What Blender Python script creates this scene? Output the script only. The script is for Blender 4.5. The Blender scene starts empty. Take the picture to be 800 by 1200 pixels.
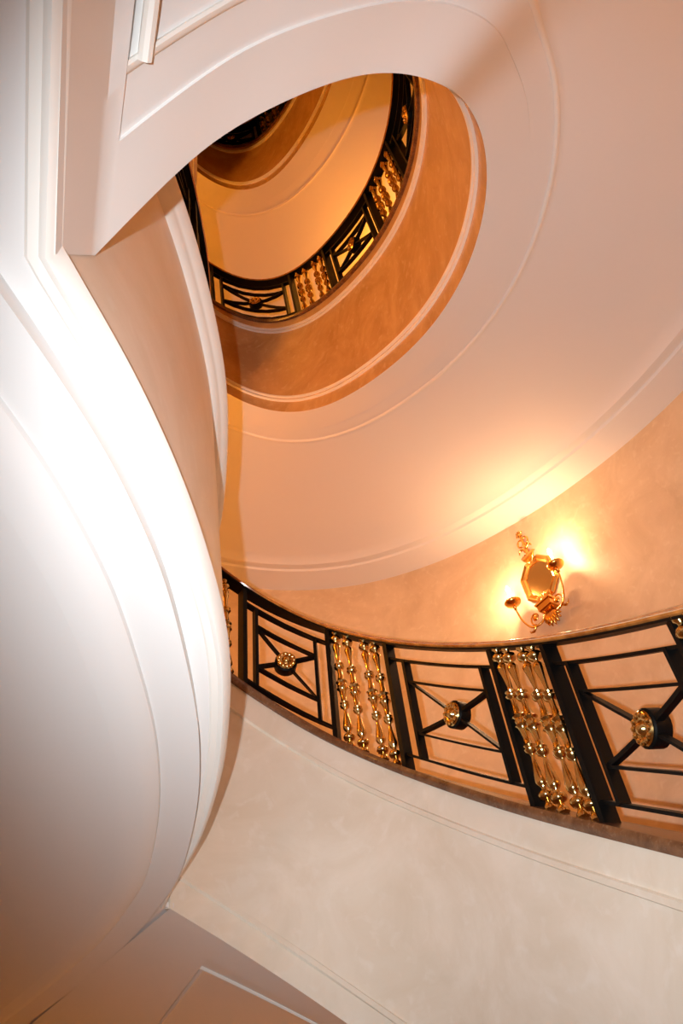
import bpy, bmesh, math, random
from mathutils import Vector, Matrix
random.seed(4)
PI = math.pi
scene = bpy.context.scene
C = scene.collection

# ------------------------------------------------------------------ camera
ZO = 1.75                      # eye height above the lower landing
cam_data = bpy.data.cameras.new('camera')
cam = bpy.data.objects.new('camera', cam_data)
C.objects.link(cam)
F = Vector((0.0, 0.69334122, 0.72060943))
R_ = Vector((0.97730177, 0.15266252, -0.1468857))
U_ = Vector((0.21185196, -0.70425287, 0.6776036))
M = Matrix((R_, U_, -F)).transposed().to_4x4()
M.translation = Vector((0, 0, ZO))
cam.matrix_world = M
cam_data.sensor_fit = 'HORIZONTAL'
cam_data.sensor_width = 36.0
cam_data.lens = 970.42 / 800 * 36
cam_data.clip_start = 0.02
scene.camera = cam

# ------------------------------------------------------------------ world, flash, exposure
world = bpy.data.worlds.new('world'); scene.world = world
world.use_nodes = True
world.node_tree.nodes['Background'].inputs[0].default_value = (0.10, 0.045, 0.015, 1)
world.node_tree.nodes['Background'].inputs[1].default_value = 0.02
vs = scene.view_settings
vs.view_transform = 'Standard'; vs.look = 'None'; vs.gamma = 1.0
vs.use_curve_mapping = False
vs.exposure = 0.12

FLASH_W = 550.0
fl = bpy.data.lights.new('camera_flash', 'SPOT')
fl.energy = FLASH_W; fl.color = (0.93, 0.97, 1.0)
fl.spot_size = math.radians(94); fl.spot_blend = 1.0
fl.shadow_soft_size = 0.012
flo = bpy.data.objects.new('camera_flash', fl); C.objects.link(flo)
flo.location = Vector((0, 0, ZO)) - R_ * 0.095 + U_ * 0.02 - F * 0.20
aim = (F * 970 + R_ * 215 - U_ * 60).normalized()
fx = (R_ - aim * R_.dot(aim)).normalized(); fy = (-aim).cross(fx)
fm = Matrix((fx, fy, -aim)).transposed().to_4x4()
fm.translation = flo.location.copy()
flo.matrix_world = fm @ Matrix.Diagonal((0.78, 1.0, 1.0, 1.0))     # upright rectangular reflector: a narrower beam sideways

LAMP_COL = (1.0, 0.37, 0.04)     # tungsten under a flash white balance
BULB_W = 66.0

# ------------------------------------------------------------------ materials
def mat(name, col, rough=0.5, metal=0.0, **kw):
    m = bpy.data.materials.new(name); m.use_nodes = True
    b = m.node_tree.nodes['Principled BSDF']
    b.inputs['Base Color'].default_value = (*col, 1)
    b.inputs['Roughness'].default_value = rough
    b.inputs['Metallic'].default_value = metal
    for k, v in kw.items():
        b.inputs[k].default_value = v
    return m

def stone(name, c1, c2, c3, rough, scale=1.6, bump=0.06):
    m = mat(name, c1, rough)
    nt = m.node_tree; b = nt.nodes['Principled BSDF']
    tc = nt.nodes.new('ShaderNodeTexCoord')
    n1 = nt.nodes.new('ShaderNodeTexNoise'); n1.inputs['Scale'].default_value = scale
    n1.inputs['Detail'].default_value = 9; n1.inputs['Roughness'].default_value = 0.62
    n1.inputs['Distortion'].default_value = 1.2
    n2 = nt.nodes.new('ShaderNodeTexNoise'); n2.inputs['Scale'].default_value = scale * 7
    n2.inputs['Detail'].default_value = 6; n2.inputs['Distortion'].default_value = 0.6
    r1 = nt.nodes.new('ShaderNodeValToRGB')
    r1.color_ramp.elements[0].position = 0.34; r1.color_ramp.elements[0].color = (*c2, 1)
    r1.color_ramp.elements[1].position = 0.66; r1.color_ramp.elements[1].color = (*c1, 1)
    r2 = nt.nodes.new('ShaderNodeValToRGB')
    r2.color_ramp.elements[0].position = 0.56; r2.color_ramp.elements[0].color = (0, 0, 0, 1)
    r2.color_ramp.elements[1].position = 0.74; r2.color_ramp.elements[1].color = (1, 1, 1, 1)
    mx = nt.nodes.new('ShaderNodeMix'); mx.data_type = 'RGBA'
    ml = nt.nodes.new('ShaderNodeMath'); ml.operation = 'MULTIPLY'; ml.inputs[1].default_value = 0.45
    L = nt.links.new
    L(tc.outputs['Object'], n1.inputs['Vector']); L(tc.outputs['Object'], n2.inputs['Vector'])
    L(n1.outputs['Fac'], r1.inputs['Fac']); L(n2.outputs['Fac'], r2.inputs['Fac'])
    L(r2.outputs['Color'], ml.inputs[0]); L(ml.outputs[0], mx.inputs['Factor'])
    L(r1.outputs['Color'], mx.inputs[6]); mx.inputs[7].default_value = (*c3, 1)
    L(mx.outputs[2], b.inputs['Base Color'])
    bp = nt.nodes.new('ShaderNodeBump'); bp.inputs['Strength'].default_value = bump; bp.inputs['Distance'].default_value = 0.01
    L(n2.outputs['Fac'], bp.inputs['Height']); L(bp.outputs['Normal'], b.inputs['Normal'])
    return m

def plaster(name, col, bump=0.05):
    m = mat(name, col, 0.62)
    nt = m.node_tree; b = nt.nodes['Principled BSDF']
    b.inputs['Specular IOR Level'].default_value = 0.25
    tc = nt.nodes.new('ShaderNodeTexCoord')
    n = nt.nodes.new('ShaderNodeTexNoise'); n.inputs['Scale'].default_value = 5; n.inputs['Detail'].default_value = 5
    bp = nt.nodes.new('ShaderNodeBump'); bp.inputs['Strength'].default_value = bump; bp.inputs['Distance'].default_value = 0.012
    nt.links.new(tc.outputs['Object'], n.inputs['Vector'])
    nt.links.new(n.outputs['Fac'], bp.inputs['Height']); nt.links.new(bp.outputs['Normal'], b.inputs['Normal'])
    return m

MAT = dict(
    plaster=plaster('white_plaster', (0.80, 0.79, 0.78)),
    molding=plaster('molding_plaster', (0.86, 0.83, 0.78), 0.02),
    cream=stone('cream_marble', (0.86, 0.79, 0.69), (0.76, 0.67, 0.55), (0.90, 0.85, 0.78), 0.36),
    tan=stone('tan_marble', (0.66, 0.43, 0.21), (0.52, 0.32, 0.145), (0.76, 0.56, 0.34), 0.27, 2.4),
    wall=stone('wall_marble', (0.72, 0.57, 0.40), (0.62, 0.47, 0.31), (0.80, 0.68, 0.52), 0.48, 2.2),
    brown=stone('brown_marble', (0.22, 0.10, 0.045), (0.11, 0.045, 0.02), (0.36, 0.22, 0.13), 0.25, 9),
    iron=mat('black_iron', (0.003, 0.003, 0.003), 0.45, 0.0, **{'Specular IOR Level': 0.12}),
    brass=mat('polished_brass', (0.72, 0.50, 0.20), 0.16, 1.0),
    gold=mat('gilded_bronze', (0.80, 0.42, 0.10), 0.24, 1.0),
    mirror=mat('sconce_mirror', (0.55, 0.33, 0.10), 0.22, 1.0),
    wood=mat('varnished_wood', (0.36, 0.145, 0.04), 0.2, 0.0, **{'Coat Weight': 0.5, 'Coat Roughness': 0.12}),
    candle=mat('candle_sleeve', (0.85, 0.78, 0.62), 0.5),
    tread=mat('stair_carpet', (0.30, 0.09, 0.05), 0.9),
    floor=stone('floor_marble', (0.60, 0.50, 0.38), (0.45, 0.34, 0.24), (0.70, 0.62, 0.5), 0.3),
)
bulb = bpy.data.materials.new('bulb_glass'); bulb.use_nodes = True
bn = bulb.node_tree.nodes['Principled BSDF']
bn.inputs['Base Color'].default_value = (1, 0.9, 0.7, 1)
bn.inputs['Emission Color'].default_value = (1.0, 0.80, 0.5, 1)
bn.inputs['Emission Strength'].default_value = 14
MAT['bulb'] = bulb
# wood grain along the rail
nt = MAT['wood'].node_tree
tc = nt.nodes.new('ShaderNodeTexCoord'); no = nt.nodes.new('ShaderNodeTexNoise')
no.inputs['Scale'].default_value = 14; no.inputs['Detail'].default_value = 8
ra = nt.nodes.new('ShaderNodeValToRGB')
ra.color_ramp.elements[0].color = (0.34, 0.11, 0.022, 1); ra.color_ramp.elements[0].position = 0.35
ra.color_ramp.elements[1].color = (0.66, 0.27, 0.06, 1); ra.color_ramp.elements[1].position = 0.7
nt.links.new(tc.outputs['Object'], no.inputs['Vector']); nt.links.new(no.outputs['Fac'], ra.inputs['Fac'])
nt.links.new(ra.outputs['Color'], nt.nodes['Principled BSDF'].inputs['Base Color'])

# ------------------------------------------------------------------ object helpers
def thing(name, label, cat, loc=(0, 0, 0), group=None):
    o = bpy.data.objects.new(name, None); C.objects.link(o)
    o.location = loc; o.empty_display_size = 0.2
    o['label'] = label; o['category'] = cat
    if group: o['group'] = group
    return o

def mesh_obj(name, verts, faces, m, parent=None, smooth=False, label=None, sharp=35, origin=(0, 0, 0)):
    """world-space verts -> one object; its vertices are stored relative to its top-level thing"""
    me = bpy.data.meshes.new(name)
    base = Vector(origin)
    root = parent
    if parent is not None:
        while root.parent: root = root.parent
        base = root.location.copy()
    me.from_pydata([tuple(Vector(v) - base) for v in verts], [], faces)
    me.validate(); me.update()
    me.materials.append(m)
    if smooth:
        for p in me.polygons: p.use_smooth = True
        if sharp < 180:
            me.set_sharp_from_angle(angle=math.radians(sharp))
    o = bpy.data.objects.new(name, me); C.objects.link(o)
    if parent is not None: o.parent = parent
    else: o.location = base
    if label: o['label'] = label
    return o

def inst(name, me, m, parent, world_pos, rotz=0.0, tilt=None):
    """object sharing mesh data, placed at a world point under a thing or a part at the thing's origin"""
    o = bpy.data.objects.new(name, me); C.objects.link(o)
    root = parent
    while root.parent: root = root.parent
    o.parent = parent
    mw = Matrix.Translation(Vector(world_pos) - root.location) @ Matrix.Rotation(rotz, 4, 'Z')
    if tilt is not None: mw = mw @ tilt
    o.matrix_local = mw
    return o

class MB:
    def __init__(s): s.v = []; s.f = []
    def add(s, v, f):
        n = len(s.v); s.v += [tuple(p) for p in v]; s.f += [tuple(i + n for i in q) for q in f]
    def sweep(s, frames, prof, closed=True, cap=True):
        """frames: (point, side vector, up vector); prof: (side, up) pairs"""
        n = len(s.v); k = len(prof)
        for p, a, u in frames:
            for x, z in prof: s.v.append(tuple(p + a * x + u * z))
        m = len(frames)
        for i in range(m - 1):
            for j in range(k if closed else k - 1):
                a = n + i * k + j; b = n + i * k + (j + 1) % k
                s.f.append((a, b, b + k, a + k))
        if closed and cap:
            s.f.append(tuple(n + j for j in range(k))[::-1])
            s.f.append(tuple(n + (m - 1) * k + j for j in range(k)))
    def box(s, c, ax, ay, az):
        c = Vector(c); n = len(s.v)
        for i in (-1, 1):
            for j in (-1, 1):
                for k in (-1, 1):
                    s.v.append(tuple(c + ax * i + ay * j + az * k))
        for q in ((0, 1, 3, 2), (4, 6, 7, 5), (0, 4, 5, 1), (2, 3, 7, 6), (0, 2, 6, 4), (1, 5, 7, 3)):
            s.f.append(tuple(n + i for i in q))
    def tube(s, pts, rad, seg=8, cap=True):
        pts = [Vector(p) for p in pts]; m = len(pts)
        if not hasattr(rad, '__len__'): rad = [rad] * m
        n = len(s.v); prev = None
        for i, p in enumerate(pts):
            t = (pts[min(i + 1, m - 1)] - pts[max(i - 1, 0)]).normalized()
            if prev is None:
                a = t.orthogonal().normalized()
            else:
                a = (prev - t * prev.dot(t)).normalized()
            prev = a; b = t.cross(a)
            for j in range(seg):
                w = 2 * PI * j / seg
                s.v.append(tuple(p + (a * math.cos(w) + b * math.sin(w)) * rad[i]))
        for i in range(m - 1):
            for j in range(seg):
                s.f.append((n + i * seg + j, n + i * seg + (j + 1) % seg, n + (i + 1) * seg + (j + 1) % seg, n + (i + 1) * seg + j))
        if cap:
            s.f.append(tuple(n + j for j in range(seg))[::-1]); s.f.append(tuple(n + (m - 1) * seg + j for j in range(seg)))
    def lathe(s, prof, seg=16, c=(0, 0, 0), ax=None):
        c = Vector(c); n = len(s.v); m = len(prof)
        if ax is None: X, Y, Z = Vector((1, 0, 0)), Vector((0, 1, 0)), Vector((0, 0, 1))
        else:
            Z = Vector(ax).normalized(); X = Z.orthogonal().normalized(); Y = Z.cross(X)
        for r, z in prof:
            for j in range(seg):
                w = 2 * PI * j / seg
                s.v.append(tuple(c + X * (r * math.cos(w)) + Y * (r * math.sin(w)) + Z * z))
        for i in range(m - 1):
            for j in range(seg):
                s.f.append((n + i * seg + j, n + i * seg + (j + 1) % seg, n + (i + 1) * seg + (j + 1) % seg, n + (i + 1) * seg + j))
        s.f.append(tuple(n + j for j in range(seg))[::-1]); s.f.append(tuple(n + (m - 1) * seg + j for j in range(seg)))
    def build(s, name, m, parent=None, smooth=True, label=None, sharp=40):
        return mesh_obj(name, s.v, s.f, m, parent, smooth, label, sharp)

# ------------------------------------------------------------------ measured plan of the stairwell
H = 4.788                       # storey height
ZL = 1.49                       # underside of the landing, above the eye
CURB, CURBT, RAIL = 1.478, 1.535, 2.38   # heights above the underside edge
TA = [(0.309,0.54,-2.928),(0.434,0.658,-2.607),(0.559,0.783,-2.308),(0.69,0.935,-2.015),(0.806,1.113,-1.755),(0.902,1.338,-1.51),(0.963,1.609,-1.277),(0.98,1.912,-1.054),(0.949,2.244,-0.828),(0.879,2.549,-0.621),(0.781,2.83,-0.423),(0.667,3.081,-0.233),(0.544,3.306,-0.049),(0.41,3.52,0.142),(0.277,3.703,0.322),(0.137,3.862,0.499),(-0.012,3.991,0.67),(-0.166,4.079,0.832),(-0.322,4.121,0.981),(-0.482,4.114,1.123),(-0.625,4.062,1.239),(-0.758,3.971,1.335),(-0.875,3.843,1.409),(-0.975,3.679,1.459),(-1.056,3.474,1.483)]
TB = [(0.273,0.655,-2.757),(0.39,0.766,-2.42),(0.513,0.869,-2.121),(0.651,0.991,-1.836),(0.78,1.143,-1.586),(0.893,1.346,-1.352),(0.973,1.603,-1.129),(1.008,1.904,-0.916),(0.991,2.243,-0.7),(0.928,2.561,-0.501),(0.831,2.857,-0.308),(0.712,3.122,-0.122),(0.583,3.358,0.059),(0.442,3.581,0.242),(0.302,3.772,0.407),(0.155,3.942,0.565),(-0.0,4.082,0.715),(-0.163,4.183,0.855),(-0.328,4.238,0.985),(-0.499,4.242,1.109),(-0.655,4.194,1.212),(-0.798,4.101,1.298),(-0.927,3.968,1.363),(-1.038,3.798,1.401),(-1.132,3.583,1.41)]
T_OF = [-1.3 + 0.15 * i for i in range(25)]
NEAR = [(-0.393,0.75,1.70),(-0.317,0.726,1.78),(-0.217,0.703,1.90),(-0.174,0.692,1.95),(-0.086,0.683,2.05),(0.071,0.692,2.21),(0.245,0.719,2.38),(0.352,0.751,2.48),(0.481,0.814,2.60),(0.603,0.912,2.73)]
LEDGE = [(-0.412,0.639),(-0.400,0.732),(-0.386,0.834),(-0.374,0.941),(-0.366,1.059),(-0.361,1.186),(-0.361,1.325),(-0.365,1.445),(-0.373,1.575),(-0.385,1.715),(-0.406,1.866),(-0.440,2.027),(-0.500,2.247),(-0.577,2.491),(-0.662,2.702),(-0.766,2.93),(-0.870,3.11),(-0.955,3.25),(-1.045,3.405),(-1.066,3.455)]
WALL = [(-3.326,1.817),(-3.062,0.746),(-2.634,-0.268),(-2.031,-1.161),(-1.269,-1.803),(-0.422,-2.072),(0.411,-1.97),(1.172,-1.609),(1.855,-1.086),(2.446,-0.397),(2.88,0.506),(3.071,1.6),(2.985,2.758),(2.659,3.842),(2.162,4.787),(1.535,5.581),(0.797,6.191),(-0.023,6.548),(-0.866,6.599),(-1.669,6.34),(-2.376,5.801),(-2.932,5.012),(-3.287,4.024),(-3.413,2.927)]

def catmull(P, n, closed=False):
    """resample control points to n points evenly by arc length (uniform Catmull-Rom)"""
    P = [Vector(p) for p in P]; m = len(P); out = []; segs = m if closed else m - 1
    for i in range(segs):
        p1, p2 = P[i], P[(i + 1) % m]
        p0 = P[(i - 1) % m] if closed or i > 0 else p1 * 2 - p2
        p3 = P[(i + 2) % m] if closed or i + 2 < m else p2 * 2 - p1
        for k in range(12):
            t = k / 12
            out.append(0.5 * ((2 * p1) + (p2 - p0) * t + (2 * p0 - 5 * p1 + 4 * p2 - p3) * t * t + (3 * p1 - p0 - 3 * p2 + p3) * t ** 3))
    out.append(P[0].copy() if closed else P[-1].copy())
    return resample(out, n)

def resample(P, n):
    S = [0.0]
    for a, b in zip(P, P[1:]): S.append(S[-1] + (b - a).length)
    res = []; j = 0
    for i in range(n):
        s = S[-1] * i / (n - 1)
        while j < len(S) - 2 and S[j + 1] < s: j += 1
        t = (s - S[j]) / max(S[j + 1] - S[j], 1e-9)
        res.append(P[j].lerp(P[j + 1], min(max(t, 0), 1)))
    return res

def smooth_pts(P, it):
    P = [p.copy() for p in P]
    for _ in range(it):
        Q = [p.copy() for p in P]
        for i in range(1, len(P) - 1): Q[i] = P[i] * 0.5 + (P[i - 1] + P[i + 1]) * 0.25
        P = Q
    return P

WALL_T = [-PI + i * PI / 12 for i in range(24)]
def wall_at(T):
    """wall point at ellipse parameter T (periodic Catmull-Rom)"""
    x = ((T + PI) / (PI / 12)) % 24; i = int(x); t = x - i
    p0, p1, p2, p3 = [Vector(WALL[(i + k) % 24]) for k in (-1, 0, 1, 2)]
    return 0.5 * ((2 * p1) + (p2 - p0) * t + (2 * p0 - 5 * p1 + 4 * p2 - p3) * t * t + (3 * p1 - p0 - 3 * p2 + p3) * t ** 3)

def blend(t, a, b):
    u = min(max((t - a) / (b - a), 0), 1); return u * u * (3 - 2 * u)

# inner edge of the underside of one flight: list of (x, y, z above eye, wall parameter)
def flight_ctrl(tab, near_mix):
    pts = []
    for (x, y, z), t in zip(tab, T_OF):
        if t < -0.8: continue
        w = blend(t, -0.8, -0.2) if near_mix else 1.0
        if near_mix:
            i = T_OF.index(t); b = TB[i]
            x, y, z = [b[k] * (1 - w) + (x, y, z)[k] * w for k in range(3)]
        pts.append((x, y, z, t))
    n = len(NEAR)
    near = [(a, b, c - H, -1.45 + (0.62) * i / (n - 1)) for i, (a, b, c) in enumerate(NEAR)]
    return near + pts

def path4(ctrl, n):
    P = catmull([Vector((a, b, c)) for a, b, c, t in ctrl], n)
    # parameter by nearest interpolation over the control polyline
    S = [0.0]
    Q = [Vector((a, b)) for a, b, c, t in ctrl]
    for a, b in zip(Q, Q[1:]): S.append(S[-1] + (b - a).length)
    out = []; L = [0.0]
    for a, b in zip(P, P[1:]): L.append(L[-1] + (b.xy - a.xy).length)
    for p, l in zip(P, L):
        s = l / L[-1] * S[-1]; j = 0
        while j < len(S) - 2 and S[j + 1] < s: j += 1
        u = (s - S[j]) / (S[j + 1] - S[j])
        out.append(ctrl[j][3] * (1 - u) + ctrl[j + 1][3] * u)
    return P, out

NS = 180
def ease(P, W):
    """take the kinks out of a flight edge and of its fan of ruled lines"""
    P = smooth_pts(P, 10)
    for _ in range(160):
        W = [W[0]] + [W[i] * .5 + (W[i - 1] + W[i + 1]) * .25 for i in range(1, len(W) - 1)] + [W[-1]]
    return P, W
PA, WA = ease(*path4(flight_ctrl(TA, True), NS))
PB, WB = ease(*path4(flight_ctrl(TB, False), NS))
P0 = Vector((-0.412, 0.639, ZL))
EDGE = smooth_pts(catmull([Vector((x, y, 0)) for x, y in LEDGE], 90), 6)

def up(P, dz): return [p + Vector((0, 0, dz)) for p in P]
def frames(P, left=True):
    """(point, unit vector into the well, up) along a path whose left side is the well"""
    out = []
    for i, p in enumerate(P):
        t = P[min(i + 1, len(P) - 1)] - P[max(i - 1, 0)]; t.z = 0; t.normalize()
        n = Vector((-t.y, t.x, 0))
        out.append((p, n if left else -n, Vector((0, 0, 1))))
    return out

# ------------------------------------------------------------------ setting: wall, floor, ceiling
def wall_piece(name, a, b, z0, z1, n, m):
    mb = MB(); 
    for i in range(n + 1):
        p = wall_at(a + (b - a) * i / n)
        q = wall_at(a + (b - a) * i / n + 0.01) - wall_at(a + (b - a) * i / n - 0.01); q.normalize()
        o = Vector((q.y, -q.x)) * 0.22
        for z in (z0, z1): mb.v.append((p.x, p.y, z))
        for z in (z0, z1): mb.v.append((p.x + o.x, p.y + o.y, z))
    for i in range(n):
        k = i * 4
        mb.f += [(k, k + 1, k + 5, k + 4), (k + 2, k + 6, k + 7, k + 3), (k + 1, k + 3, k + 7, k + 5), (k, k + 4, k + 6, k + 2)]
    o = mb.build(name, m, None, True, sharp=40)
    o['kind'] = 'structure'; return o

ZTOP = ZO + ZL + 3 * H
wall_piece('wall_right', -1.5, 2.45, -0.06, ZTOP + 2, 96, MAT['wall'])
wall_piece('wall_left', 2.45, 2 * PI - 1.5, -0.06, ZTOP + 2, 48, MAT['wall'])
def oval(name, z, th, m):
    mb = MB(); n = 72
    ring = [wall_at(-PI + 2 * PI * i / n) for i in range(n)]
    mb.v = [(p.x, p.y, z) for p in ring] + [(p.x, p.y, z - th) for p in ring]
    mb.f = [tuple(range(n)), tuple(range(2 * n - 1, n - 1, -1))] + [(i, i + n, (i + 1) % n + n, (i + 1) % n) for i in range(n)]
    o = mb.build(name, m, None, False); o['kind'] = 'structure'
oval('floor', 0.0, 0.06, MAT['floor'])
oval('ceiling', ZTOP + 2.1, 0.1, MAT['plaster'])

# ------------------------------------------------------------------ flights
def soffit_rows(width, panel):
    """(distance from the well edge, height) across the underside"""
    w = width
    if not panel:
        return [(d, 0.0) for d in (0, .02, .212, .216, .245, .275, .31, .326, .342, .362, .40)] + [(w - d, 0.0) for d in (.52, .44, .40, .37, .34, .315, .30, .15, 0)]
    a = [(0, 0), (.02, 0), (.212, 0), (.216, .012), (.245, .013), (.275, .014), (.31, .017), (.326, .018), (.342, .016), (.362, .028), (.40, .036)]
    b = [(w - .52, .036), (w - .44, .024), (w - .40, .004), (w - .37, .004), (w - .34, .016), (w - .315, .016), (w - .30, 0), (w - .15, 0), (w, 0)]
    return a + b

def build_flight(n, P, Wt, face_mat, label, plate_trim, full=True):
    dz = ZO + (n - 1) * H
    Q = up(P, dz)
    th = thing('stair_flight', label, 'stairs', (P[60].x, P[60].y, 0 + Q[60].z), 'winding flights of the oval stairwell')
    # underside: ruled from the well edge to the wall, relief for the plaster panel
    start = [(Vector((P0.x, P0.y, P[0].z + (P0.z - NEAR[0][2]))) + Vector((0, 0, dz)), -1.4835)]
    line = []
    k0 = 8
    for i in range(k0):                       # the steep throat rising out of the landing
        t = i / k0
        line.append((start[0][0].lerp(Q[0], t), -1.4835 + 0.0335 * t))
    line += list(zip(Q, Wt))
    mb = MB(); ncol = None; s_pan = k0 + 1
    e_pan = len(line) - 9
    rows = []
    for i, (p, w) in enumerate(line):
        o = wall_at(w); d = Vector((o.x - p.x, o.y - p.y, 0)); wd = d.length; d.normalize()
        for on in ([False, True] if i == s_pan else [True, False] if i == e_pan else [s_pan < i < e_pan]):
            rows.append([p + d * u + Vector((0, 0, z)) for u, z in soffit_rows(wd, on)])
    k = len(rows[0])
    for r in rows: mb.v += [tuple(q) for q in r]
    for i in range(len(rows) - 1):
        for j in range(k - 1):
            mb.f.append((i * k + j, i * k + j + 1, (i + 1) * k + j + 1, (i + 1) * k + j))
    mb.build('soffit', MAT['plaster'], th, True, 'white plastered underside with a long sunk panel', sharp=24)
    # raised bead round the panel
    mb = MB(); mo = MB()
    for inner in (True, False):
        fr = []
        for p, w in line[s_pan:e_pan + 1]:
            o = wall_at(w); d = Vector((o.x - p.x, o.y - p.y, 0)); wd = d.length; d.normalize()
            fr.append((p + d * (0.345 if inner else wd - 0.385) + Vector((0, 0, .012)), -d, Vector((0, 0, 1))))
        (mb if inner else mo).sweep(fr, [(-.015, .03), (-.013, .002), (-.005, -.006), (.005, -.006), (.013, .002), (.015, .03)])
    for idx in (s_pan, e_pan):
        p, w = line[idx]; o = wall_at(w); d = Vector((o.x - p.x, o.y - p.y, 0)); wd = d.length; d.normalize()
        sgn = 1 if idx == s_pan else -1
        q, _ = line[idx + sgn]; t = (q - p); t.normalize()
        side = Vector((-d.y, d.x, 0)) * (1 if Vector((-d.y, d.x, 0)).dot(t) > 0 else -1)
        off = side * 0.03 + Vector((0, 0, abs(t.z) * 0.03))
        (mb if idx == s_pan else mo).sweep([(p + d * 0.362 + off, side, Vector((0, 0, 1))), (p + d * (wd - 0.385) + off, side, Vector((0, 0, 1)))],
              [(-.015, .03), (-.013, .002), (-.005, -.006), (.005, -.006), (.013, .002), (.015, .03)])
    mb.build('panel_bead', MAT['molding'], th); mo.build('panel_bead', MAT['molding'], th)
    # well-side face, its two moldings, the brown curb
    fr = frames(Q)
    mb = MB(); mb.sweep(fr, [(0, 0), (0, CURB), (-.10, CURB), (-.10, .03)], closed=True)
    mb.build('string_face', face_mat, th, True)
    for h in (0.147, 1.281):
        mb = MB(); tan = face_mat is MAT['tan']; pr = .016 if tan else .014; g = .052 if tan else .038
        for e in ((h, h + g) if tan else (h,)):
            w = .026 if tan else g
            mb.sweep(fr, [(-.01, e - .004), (pr * .6, e), (pr, e + .005), (pr, e + w - .005), (pr * .6, e + w), (-.01, e + w + .004)], closed=True)
        mb.build('string_molding', MAT['molding'] if tan else MAT['cream'], th, True)
    mb = MB(); mb.sweep(fr, [(.018, CURB), (.026, CURB + .02), (.026, CURBT - .02), (.018, CURBT), (-.13, CURBT), (-.13, CURB)])
    mb.build('curb', MAT['brown'], th, True)
    # treads behind the curb
    mb = MB(); ns = 28
    for s in range(ns):
        i0 = int(s * (NS - 1) / ns); i1 = int((s + 1) * (NS - 1) / ns)
        z = Q[i0].z + CURB - 0.12
        seg = [i0, (i0 + i1) // 2, i1]
        for i in seg:
            p = fr[i][0] - fr[i][1] * 0.11; o = wall_at(Wt[i])
            for zz in (z, z - 0.20):
                mb.v.append((p.x, p.y, zz)); mb.v.append((o.x, o.y, zz))
        b = len(mb.v) - 12
        mb.f += [(b, b + 1, b + 5, b + 4), (b + 4, b + 5, b + 9, b + 8), (b + 2, b + 6, b + 7, b + 3), (b + 6, b + 10, b + 11, b + 7), (b, b + 2, b + 3, b + 1), (b + 8, b + 9, b + 11, b + 10)]
    mb.build('carpeted_treads', MAT['tread'], th, False)
    return th, Q

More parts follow.
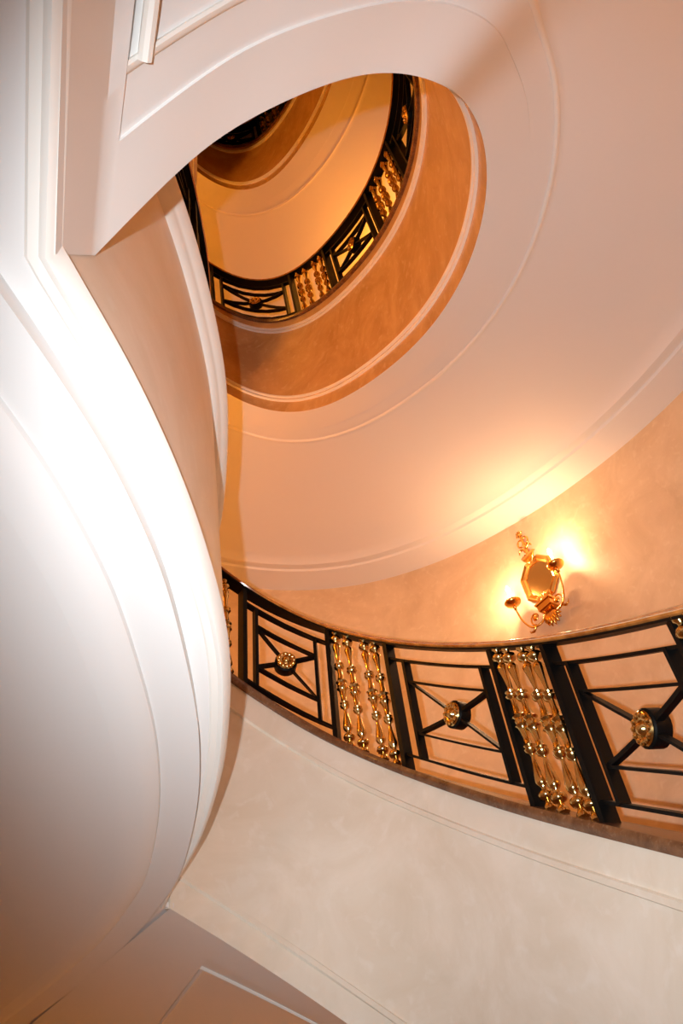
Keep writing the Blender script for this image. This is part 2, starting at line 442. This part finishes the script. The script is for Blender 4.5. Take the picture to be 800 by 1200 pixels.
# ------------------------------------------------------------------ landings
def build_landing(n, face_mat, label):
    """landing reached at the top of flight n"""
    z = ZO + ZL + (n - 1) * H
    th = thing('stair_landing', label, 'landing', (-0.6, 2.0, z), 'landings of the oval stairwell')
    ed = [Vector((p.x, p.y, z)) for p in EDGE]          # near corner -> far corner, well on the right
    m = len(ed)
    # underside of the edge string, one flat plate out to the wall
    def plate(name, zz, thick, m, inset, a0, a1):
        pts = [p - nn * inset for p, nn, _ in [(q, f[1], 0) for q, f in zip(ed, frames(ed, False))]]
        ring = [(p.x, p.y) for p in pts] + [(ed[-1].x + .02, ed[-1].y + .04)] + [tuple(wall_at(a0 + (a1 - a0) * i / 40)) for i in range(41)]
        k = len(ring); mbp = MB()
        mbp.v = [(x, y, zz) for x, y in ring] + [(x, y, zz + thick) for x, y in ring]
        mbp.f = [tuple(range(k)), tuple(range(2 * k - 1, k - 1, -1))] + [(i, i + k, (i + 1) % k + k, (i + 1) % k) for i in range(k)]
        return mbp.build(name, m, th, False)
    plate('soffit_border', z + .002, .02, MAT['plaster'], 0.04, 2.20, 2 * PI - 1.4835)
    # bead that follows the edge and turns the near corner along the start of the next flight
    cdir = Vector((0.4, -0.916, 0))
    fr = frames(ed[::-1]); 
    o0 = ed[0]
    fr2 = fr[:-1] + [(o0, (fr[-1][1] + Vector((0.916, 0.4, 0))).normalized() * 1.0, Vector((0, 0, 1))), (o0 + cdir * 2.5, Vector((0.916, 0.4, 0)), Vector((0, 0, 1)))]
    mb = MB(); mb.sweep(fr2, [(-.004, .044), (.006, .040), (.010, .032), (-.006, -.008), (-.016, -.014), (-.024, -.010), (-.03, -.004), (-.05, -.004), (-.06, .006)])
    mb.build('edge_bead', MAT['molding'], th, True)
    # dropped main slab with a softly sunk field
    main = [(0.62, -1.98), (-0.30, 0.10), (-0.47, 0.36), (-0.535, 0.54), (-0.513, 0.701), (-0.497, 0.80), (-0.478, 0.945), (-0.466, 1.064), (-0.461, 1.219), (-0.468, 1.488), (-0.512, 1.841), (-0.564, 2.138), (-0.632, 2.402), (-0.70, 2.614), (-0.78, 2.82), (-0.90, 3.09), (-1.024, 3.285), (-1.285, 3.621), (-1.695, 4.022), (-2.253, 4.528), (-2.72, 5.05)]
    mp = smooth_pts(catmull([Vector((x, y, 0)) for x, y in main], 150), 3)
    mm = len(mp)
    drop = 0.05; mb = MB()
    rows = [(0, 0.004), (0, -drop), (.06, -drop), (.125, -drop), (.130, -drop - .014), (.150, -drop - .030), (.19, -drop - .040), (.25, -drop - .045)]
    k = len(rows); last = []
    for i, p in enumerate(mp):
        t = mp[min(i + 1, mm - 1)] - mp[max(i - 1, 0)]; t.normalize(); nn = Vector((-t.y, t.x, 0))
        for d, zz in rows:
            q = p + nn * d
            mb.v.append((q.x, q.y, z + zz))
        last.append(i * k + k - 1)
    for i in range(mm - 1):
        for j in range(k - 1):
            mb.f.append((i * k + j, i * k + j + 1, (i + 1) * k + j + 1, (i + 1) * k + j))
    b0 = len(mb.v)
    for i in range(41):
        o = wall_at(2.42 + (2 * PI - 1.60 - 2.42) * i / 40); mb.v.append((o.x, o.y, z - drop - .045))
    mb.f.append(tuple(last + [b0 + i for i in range(41)]))
    mb.build('soffit_panel', MAT['plaster'], th, True, 'large dropped white panel with a bowed end', sharp=30)
    # face to the well
    fr = frames(ed[::-1])
    mb = MB(); mb.sweep(fr, [(0, .034), (0, CURB), (-.10, CURB), (-.10, .034)]); mb.build('string_face', face_mat, th, True)
    mb = MB(); h = 1.27
    mb.sweep(fr, [(-.01, h - .040), (.002, h - .036), (.028, h - .002), (.031, h + .010), (.036, h + .014), (.062, h + .052), (.064, h + .064), (.050, h + .080), (-.01, h + .086)])
    mb.build('string_molding', MAT['molding'], th, True)
    mb = MB(); mb.sweep(fr, [(.018, CURB), (.026, CURB + .02), (.026, CURBT - .02), (.018, CURBT), (-.13, CURBT), (-.13, CURB)])
    mb.build('curb', MAT['brown'], th, True)
    plate('landing_floor', z + CURB - .12, .1, MAT['floor'], 0.11, 2.30, 2 * PI - 1.4835)
    return th, ed

f1, Q1 = build_flight(1, PA, WA, MAT['cream'], 'lower flight with the cream marble face below the large balustrade at lower right', True)
f2, Q2 = build_flight(2, PB, WB, MAT['tan'], 'middle flight, its white underside wrapping over the oval opening, tan marble face inside', True)
f3, Q3 = build_flight(3, PB, WB, MAT['tan'], 'upper flight seen through the oval opening, orange underside above the small balustrade', True)
f4, Q4 = build_flight(4, PB, WB, MAT['tan'], 'topmost dark flight above the last sliver of balustrade in the oval opening', True)
l1, E1 = build_landing(1, MAT['cream'], 'white landing underside bowing out along the left of the picture, nearest the viewer')
l2, E2 = build_landing(2, MAT['tan'], 'next landing up, a thin brown strip of its edge beside the oval opening')
l3, E3 = build_landing(3, MAT['tan'], 'top landing high above the other two, hardly visible')

# ------------------------------------------------------------------ balustrades
def baluster_mesh():
    h = CURBT; L = RAIL - CURBT - 0.03
    pr = [(.0, .023), (.014, .023), (.03, .016), (.05, .010), (.058, .026), (.075, .031), (.092, .026), (.10, .011), (.115, .010), (.13, .020), (.145, .025), (.165, .024), (.20, .020), (.25, .013), (.29, .008), (.305, .012), (.315, .022), (.33, .026), (.342, .020), (.352, .024), (.362, .016), (.40, .014), (.44, .018), (.462, .022), (.472, .030), (.485, .022), (.50, .026), (.515, .022), (.528, .030), (.54, .022), (.56, .018), (.60, .013), (.638, .014), (.648, .024), (.66, .028), (.675, .022), (.685, .026), (.70, .010), (.72, .009), (.78, .014), (.83, .021), (.85, .023), (.868, .018), (.88, .010), (.892, .012), (.902, .026), (.918, .030), (.934, .026), (.945, .010), (.962, .012), (.972, .020), (1.0, .020)]
    mb = MB(); mb.lathe([(r * 1.14, z * L) for z, r in pr], 12)
    me = bpy.data.meshes.new('baluster')
    me.from_pydata(mb.v, [], mb.f); me.materials.append(MAT['brass'])
    for p in me.polygons: p.use_smooth = True
    me.set_sharp_from_angle(angle=math.radians(50))
    return me
BAL = baluster_mesh()

def medallion_mesh():
    """lying along +Y: black drum with a brass rosette on its front"""
    mb = MB(); mb.lathe([(.066, -.045), (.070, -.040), (.070, .018), (.064, .024)], 20, ax=(0, 1, 0))
    a = bpy.data.meshes.new('medallion'); a.from_pydata(mb.v, [], mb.f); a.materials.append(MAT['iron'])
    for p in a.polygons: p.use_smooth = True
    a.set_sharp_from_angle(angle=math.radians(40))
    mb = MB()
    mb.lathe([(.060, .022), (.063, .028), (.058, .034), (.050, .030), (.046, .036), (.030, .033), (.024, .038), (.022, .046), (.012, .052), (.004, .054)], 24, ax=(0, 1, 0))
    for k in range(12):
        w = 2 * PI * k / 12; d = Vector((math.cos(w), 0, math.sin(w)))
        mb.lathe([(.003, 0), (.010, .003), (.011, .008), (.006, .013), (.002, .014)], 6, c=d * .047 + Vector((0, .030, 0)), ax=(0, 1, 0))
    b = bpy.data.meshes.new('rosette'); b.from_pydata(mb.v, [], mb.f); b.materials.append(MAT['brass'])
    for p in b.polygons: p.use_smooth = True
    b.set_sharp_from_angle(angle=math.radians(50))
    return a, b
MEDAL, ROSE = medallion_mesh()

class Path:
    """arc-length access to a fenced edge; s grows with the path, the well on its left"""
    def __init__(s, P):
        s.P = P; s.S = [0.0]
        for a, b in zip(P, P[1:]): s.S.append(s.S[-1] + (b.xy - a.xy).length)
    def at(s, l):
        S = s.S; lo, hi = 0, len(S) - 2
        l = min(max(l, 0), S[-1])
        while lo < hi:
            mid = (lo + hi + 1) // 2
            if S[mid] <= l: lo = mid
            else: hi = mid - 1
        t = (l - S[lo]) / max(S[lo + 1] - S[lo], 1e-9)
        p = s.P[lo].lerp(s.P[lo + 1], t)
        a, b = s.P[max(lo - 1, 0)], s.P[min(lo + 2, len(s.P) - 1)]
        tg = Vector((b.x - a.x, b.y - a.y, 0)); ln = tg.length; tg.normalize()
        return p, tg, Vector((-tg.y, tg.x, 0)), (b.z - a.z) / max(ln, 1e-9)
    def near(s, x, y):
        i = min(range(len(s.P)), key=lambda k: (s.P[k].x - x) ** 2 + (s.P[k].y - y) ** 2); return s.S[i]

UPV = Vector((0, 0, 1))
INSET = -0.045                 # posts stand a little back from the well edge
def balustrade(P, panels, brass, label, lean=0.0, rail_from=None, rail_to=None, group='wrought iron balustrades of the stairwell', INSET=INSET):
    """panels: list of (s0, s1); brass: list of s of single balusters"""
    pa = Path(P); L = pa.S[-1]
    a, b = rail_from or 0, rail_to or L
    pm, _, _, _ = pa.at((a + b) / 2)
    th = thing('balustrade', label, 'railing', (pm.x, pm.y, pm.z + CURBT), group)
    def pt(l, h, n=None):
        n = INSET if n is None else n
        q, t, nn, sl = pa.at(l - lean * (h - CURBT))
        return Vector((q.x, q.y, q.z + h)) + nn * n
    n = max(int((b - a) / 0.06), 8)
    ls = [a + (b - a) * i / n for i in range(n + 1)]
    fr = []
    for l in ls:
        p, t, nn, sl = pa.at(l); fr.append((Vector((p.x, p.y, p.z)) + nn * INSET, nn, UPV))
    mb = MB(); r = RAIL
    mb.sweep(fr, [(x, r + z) for x, z in ((-.040, -.018), (-.048, -.010), (-.048, .000), (-.037, .006), (-.031, .016), (-.013, .022), (.013, .022), (.031, .016), (.037, .006), (.048, .000), (.048, -.010), (.040, -.018))])
    mb.build('handrail', MAT['wood'], th, True, sharp=30, label='polished brown wooden handrail')
    mb = MB(); mb.sweep(fr, [(-.043, r - .030), (-.043, r - .018), (.043, r - .018), (.043, r - .030)]); mb.build('top_bar', MAT['iron'], th, False)
    def bar(mbx, l0, l1, h0, h1, wn, hz, seg=6):
        f2 = []
        for i in range(seg + 1):
            t = i / seg; l = l0 + (l1 - l0) * t; h = h0 + (h1 - h0) * t
            f2.append((pt(l, h), pa.at(l)[2], UPV))
        mbx.sweep(f2, [(-wn, -hz), (wn, -hz), (wn, hz), (-wn, hz)])
    def upright(name, l, h0, h1, tw, wn, parent):
        mb = MB(); q0, q1 = pt(l, h0), pt(l, h1); _, t, nn, _ = pa.at(l)
        for q in (q0, q1):
            for x, y in ((-tw, -wn), (tw, -wn), (tw, wn), (-tw, wn)): mb.v.append(tuple(q + t * x + nn * y))
        mb.f = [(3, 2, 1, 0), (4, 5, 6, 7), (0, 1, 5, 4), (1, 2, 6, 5), (2, 3, 7, 6), (3, 0, 4, 7)]
        return mb.build(name, MAT['iron'], parent, False)
    hb, hxb, hxt, ht = [CURBT + v for v in (.085, .24, .575, .715)]
    posts = set()
    for s0, s1 in panels:
        for s in (s0, s1):
            if s < 0.02 or s > L - 0.02: continue
            key = round(s, 2)
            if key in posts: continue
            posts.add(key); upright('post', s, CURBT - .01, RAIL - .03, .014, .036, th)
        mb = MB(); bar(mb, s0, s1, ht, ht, .020, .008); bar(mb, s0, s1, hb, hb, .020, .008)
        pn = mb.build('iron_panel', MAT['iron'], th, False)
        w = s1 - s0; i0, i1 = s0 + min(.105, .16 * w), s1 - min(.105, .16 * w)
        for i in (i0, i1): upright('upright', i, hb, ht, .010, .025, pn)
        for h in (hxb, hxt):
            mb = MB(); bar(mb, i0, i1, h, h, .018, .007); mb.build('crossbar', MAT['iron'], pn, False)
        for h0, h1 in ((hxb, hxt), (hxt, hxb)):
            mb = MB(); bar(mb, i0, i1, h0, h1, .016, .009); mb.build('diagonal_bar', MAT['iron'], pn, False)
        mid = (i0 + i1) / 2; _, t, nn, _ = pa.at(mid)
        rz = math.atan2(nn.y, nn.x) - PI / 2
        c = pt(mid, (hxb + hxt) / 2)
        inst('medallion', MEDAL, None, pn, c, rz); inst('rosette', ROSE, None, pn, c, rz)
    for s in brass:
        p = pt(s, CURBT)
        tl = Matrix.Identity(4)
        if lean:
            q = pt(s, RAIL); d = (q - p); sl = pa.at(s)[3]
            _, t, nn, _ = pa.at(s)
            tl = Matrix.Identity(4); tl[0][2] = -lean
        rz = math.atan2(pa.at(s)[1].y, pa.at(s)[1].x)
        inst('baluster', BAL, None, th, p, rz, tl)
    return th

def group4(s0, s1):
    """four balusters in two pairs between two posts"""
    w = s1 - s0
    return [s0 + w * k for k in (0.17, 0.36, 0.64, 0.83)]

pa1 = Path(Q1); pb2 = Path(Q2)
A0 = pa1.near(-0.79, 3.935)          # measured post next to the landing edge
offs = A0 - 4.813
posts1 = [x + offs for x in (4.76, 4.269, 3.894, 3.131, 2.768, 1.99, 1.61, 0.85, 0.47)]
pan1 = [(posts1[1], posts1[0]), (posts1[3], posts1[2]), (posts1[5], posts1[4]), (posts1[7], posts1[6])]
br1 = []
for a, b in ((2, 1), (4, 3), (6, 5), (8, 7)): br1 += group4(posts1[a], posts1[b])
br1 += [posts1[0] + d for d in (0.09, 0.16, 0.28)]
balustrade(Q1, pan1, br1, 'largest balustrade, running from the landing edge to the right under the lit wall sconce', lean=0.06)

A0 = pb2.near(-0.80, 4.10)
ofb = A0 - 4.79
posts2 = [x + ofb for x in (4.80, 3.96, 3.437, 2.627, 2.073, 1.27, 0.75)]
pan2 = [(posts2[1], posts2[0]), (posts2[3], posts2[2]), (posts2[5], posts2[4])]
br2 = []
for a, b in ((2, 1), (4, 3), (6, 5)): br2 += group4(posts2[a], posts2[b])
br2 += [posts2[0] + d for d in (0.10, 0.19, 0.33, 0.42)]
balustrade(Q2, pan2, br2, 'small balustrade curving round inside the oval opening, dark against orange plaster')
balustrade(Q3, pan2, br2, 'highest balustrade, a dark sliver at the top of the oval opening')

def edge_balustrade(E, label):
    P = E[::-1]; L = Path(P).S[-1]
    pn = [(0.12, 0.90), (1.25, 2.05), (2.05, L - .04)]
    br = group4(0.90, 1.25)
    return balustrade(P, pn, br, label, INSET=-0.02)
edge_balustrade(E1, 'black balustrade on the near landing, seen edge-on along the left of the opening')
edge_balustrade(E2, 'balustrade on the landing above, almost hidden behind its edge')

# ------------------------------------------------------------------ wall sconce
def wall_normal(T):
    q = wall_at(T + .01) - wall_at(T - .01); q.normalize(); return Vector((-q.y, q.x, 0)), Vector((q.x, q.y, 0))

def sconce(T, z, label, col=LAMP_COL, watt=BULB_W):
    p = wall_at(T); c = Vector((p.x, p.y, z)); n, t = wall_normal(T)
    rgt = -t                           # to the viewer's right
    th = thing('wall_sconce', label, 'lamp', c)
    def W(x, y, d): return c + rgt * x + UPV * y + n * (d if d < .06 else .06 + (d - .06) * .5)
    # octagonal frame with a mirror
    def octa(sx, sy): return [(sx * x, sy * y) for x, y in ((-.42, 1), (.42, 1), (1, .5), (1, -.5), (.42, -1), (-.42, -1), (-1, -.5), (-1, .5))]
    mb = MB()
    rings = [(0.178, 0.215, 0.0), (0.184, 0.220, 0.03), (0.168, 0.205, 0.045), (0.152, 0.190, 0.034), (0.142, 0.180, 0.040), (0.128, 0.166, 0.026), (0.124, 0.162, 0.016)]
    for sx, sy, d in rings:
        for x, y in octa(sx, sy): mb.v.append(tuple(W(x, y, d)))
    for i in range(len(rings) - 1):
        for j in range(8): mb.f.append((i * 8 + j, i * 8 + (j + 1) % 8, (i + 1) * 8 + (j + 1) % 8, (i + 1) * 8 + j))
    mb.build('frame', MAT['gold'], th, False, 'gilded octagonal frame')
    mb = MB(); mb.v = [tuple(W(x, y, .018)) for x, y in octa(.128, .166)]; mb.v += [tuple(W(x, y, .004)) for x, y in octa(.128, .166)]
    mb.f = [tuple(range(8)), tuple(range(15, 7, -1))] + [(j, j + 8, (j + 1) % 8 + 8, (j + 1) % 8) for j in range(8)]
    mb.build('mirror', MAT['mirror'], th, False, 'amber toned mirror')
    # crown: crest, leaf scrolls, ring, flower
    mb = MB()
    for k in range(-3, 4):
        a = k * 0.3
        pts = [W(math.sin(a) * .02, .20, .03), W(math.sin(a) * .055, .235, .05), W(math.sin(a) * .085, .255 + .03 * math.cos(a), .045), W(math.sin(a) * .10, .25 + .045 * math.cos(a), .03)]
        mb.tube(pts, [.012, .016, .012, .004], 7)
    mb.tube([W(0, .20, .03), W(0, .27, .04), W(.005, .34, .035), W(0, .42, .03), W(0, .50, .03), W(0, .545, .03)], [.022, .016, .020, .011, .012, .006], 8)
    for s in (-1, 1):
        pts = [W(s * .008, .315, .035)]
        for k in range(7):
            a = k / 6 * 2.6
            pts.append(W(s * (.012 + .05 * math.sin(a * .6) + .012 * k / 6), .345 + .028 * math.sin(a) - .030 * (k / 6) ** 2, .045))
        mb.tube(pts, [.014, .015, .014, .012, .010, .009, .007, .004], 6)
        ring = [W(s * (.030 - .030 * math.cos(2 * PI * k / 14)), .435 + .038 * math.sin(2 * PI * k / 14), .035) for k in range(15)]
        mb.tube(ring, .0085, 6, cap=False)
    for k in range(6):
        a = 2 * PI * k / 6 + .3
        mb.tube([W(0, .525, .035), W(.022 * math.cos(a), .525 + .022 * math.sin(a), .05), W(.042 * math.cos(a), .525 + .042 * math.sin(a), .04)], [.009, .015, .004], 6)
    mb.lathe([(.002, 0), (.012, .006), (.010, .018), (.002, .024)], 8, W(0, .525, .035), n)
    mb.build('crest', MAT['gold'], th, True, sharp=60)
    # cup and bracket below the mirror
    mb = MB()
    for k in range(-3, 4):
        a = k * .34
        mb.tube([W(math.sin(a) * .045, -.27, .05 + .02 * math.cos(a)), W(math.sin(a) * .062, -.235, .06 + .03 * math.cos(a)), W(math.sin(a) * .078, -.20, .06 + .04 * math.cos(a))], [.013, .018, .012], 8)
    mb.lathe([(.030, 0), (.052, .01), (.058, .03), (.050, .045), (.030, .055)], 14, W(0, -.285, .05))
    mb.build('leaf_cup', MAT['gold'], th, True, sharp=60)
    mb = MB(); mb.box(W(0, -.325, .065), rgt * .070, UPV * .030, n * .060); mb.box(W(0, -.29, .065), rgt * .082, UPV * .008, n * .070); mb.box(W(0, -.362, .06), rgt * .060, UPV * .008, n * .05)
    mb.build('bracket', MAT['gold'], th, False)
    mb = MB()
    for k in range(7):
        a = -1.35 + k * .45
        mb.tube([W(0, -.375, .06), W(math.sin(a) * .05, -.42 - .02 * math.cos(a), .085), W(math.sin(a) * .075, -.43 - .065 * math.cos(a), .075), W(math.sin(a) * .085, -.425 - .09 * math.cos(a), .05)], [.018, .024, .014, .004], 7)
    mb.lathe([(.004, -.12), (.016, -.11), (.028, -.07), (.034, -.03), (.024, 0)], 10, W(0, -.375, .055))
    mb.build('leaf_drop', MAT['gold'], th, True, sharp=60)
    for s in (-1, 1):
        mb = MB(); pts = []
        # main S-curve of the arm
        ctrl = [W(s * .04, -.36, .07), W(s * .075, -.425, .12), (W(s * .13, -.45, .16)), W(s * .19, -.425, .19), W(s * .235, -.33, .21), W(s * .255, -.22, .215), W(s * .26, -.135, .215)]
        mb.tube(catmull(ctrl, 26), [.011 - .004 * i / 25 for i in range(26)], 8)
        # curl on the arm
        cc = [];
        for k in range(22):
            a = -1.2 + k / 21 * 5.6; r = .062 - .044 * k / 21
            cc.append(W(s * (.125 + r * math.cos(a)), -.372 + r * math.sin(a), .15 + .02 * k / 21))
        mb.tube(cc, [.009 - .004 * k / 21 for k in range(22)], 7)
        mb.lathe([(.004, -.014), (.022, -.010), (.030, 0), (.022, .010), (.004, .014)], 12, W(s * .125, -.372, .165), n)
        # little leaf under the arm
        mb.tube([W(s * .15, -.45, .165), W(s * .185, -.475, .17), W(s * .215, -.465, .17), W(s * .225, -.44, .165)], [.008, .012, .008, .003], 6)
        mb.lathe([(.008, -.03), (.016, -.022), (.010, -.012), (.018, 0), (.008, .010)], 10, W(s * .2585, -.165, .215))
        arm = mb.build('arm', MAT['gold'], th, True, sharp=60)
        mb = MB(); b0 = W(s * .26, -.125, .215)
        mb.lathe([(.006, -.024), (.026, -.018), (.058, -.004), (.070, .010), (.073, .020), (.068, .021), (.054, .010), (.020, .004), (.006, .003)], 18, b0)
        mb.build('drip_pan', MAT['gold'], arm, True)
        mb = MB(); mb.lathe([(.010, 0), (.019, .006), (.012, .018), (.020, .034), (.022, .046), (.014, .048)], 12, b0)
        mb.build('socket', MAT['gold'], arm, True)
        mb = MB(); mb.lathe([(.0125, .04), (.0125, .125), (.008, .127)], 12, b0); mb.build('candle', MAT['candle'], arm, True, 'cream candle sleeve')
        mb = MB(); mb.lathe([(.004, .126), (.011, .134), (.017, .150), (.017, .164), (.011, .184), (.005, .200), (.001, .208)], 12, b0); mb.build('flame_bulb', MAT['bulb'], arm, True, 'glowing flame shaped bulb')
        if watt:
            la = bpy.data.lights.new('bulb_light', 'POINT'); la.energy = watt; la.color = col; la.shadow_soft_size = .03
            lo = bpy.data.objects.new('bulb_light', la); C.objects.link(lo); lo.location = b0 + UPV * .165 + n * .05
    return th

sconce(0.782, ZO + 4.46, 'gilded two-armed sconce with lit candle bulbs on the wall above the largest balustrade', (1.0, 0.58, 0.30), 17)
sconce(-0.35, ZO + 1.6, 'gilded sconce further down the same wall, outside the right of the picture', watt=14)
sconce(3.0, ZO + 4.75, 'unseen gilded sconce added for warm light on the landing wall, hidden above the white landing underside', watt=95)  # unseen lamp, added to warm the tan faces across the well
sconce(0.782, ZO + 4.46 + H, 'gilded sconce one storey above the lit one, hidden behind the flight', watt=45)
sconce(3.0, ZO + 4.75 + H, 'unseen gilded sconce added for warm light on the wall of the next landing', watt=60)  # unseen lamp, added to light the upper balustrade and the underside over it
sconce(1.6, ZO - 0.3, 'gilded sconce on the lowest wall, below the bottom of the picture', watt=15)
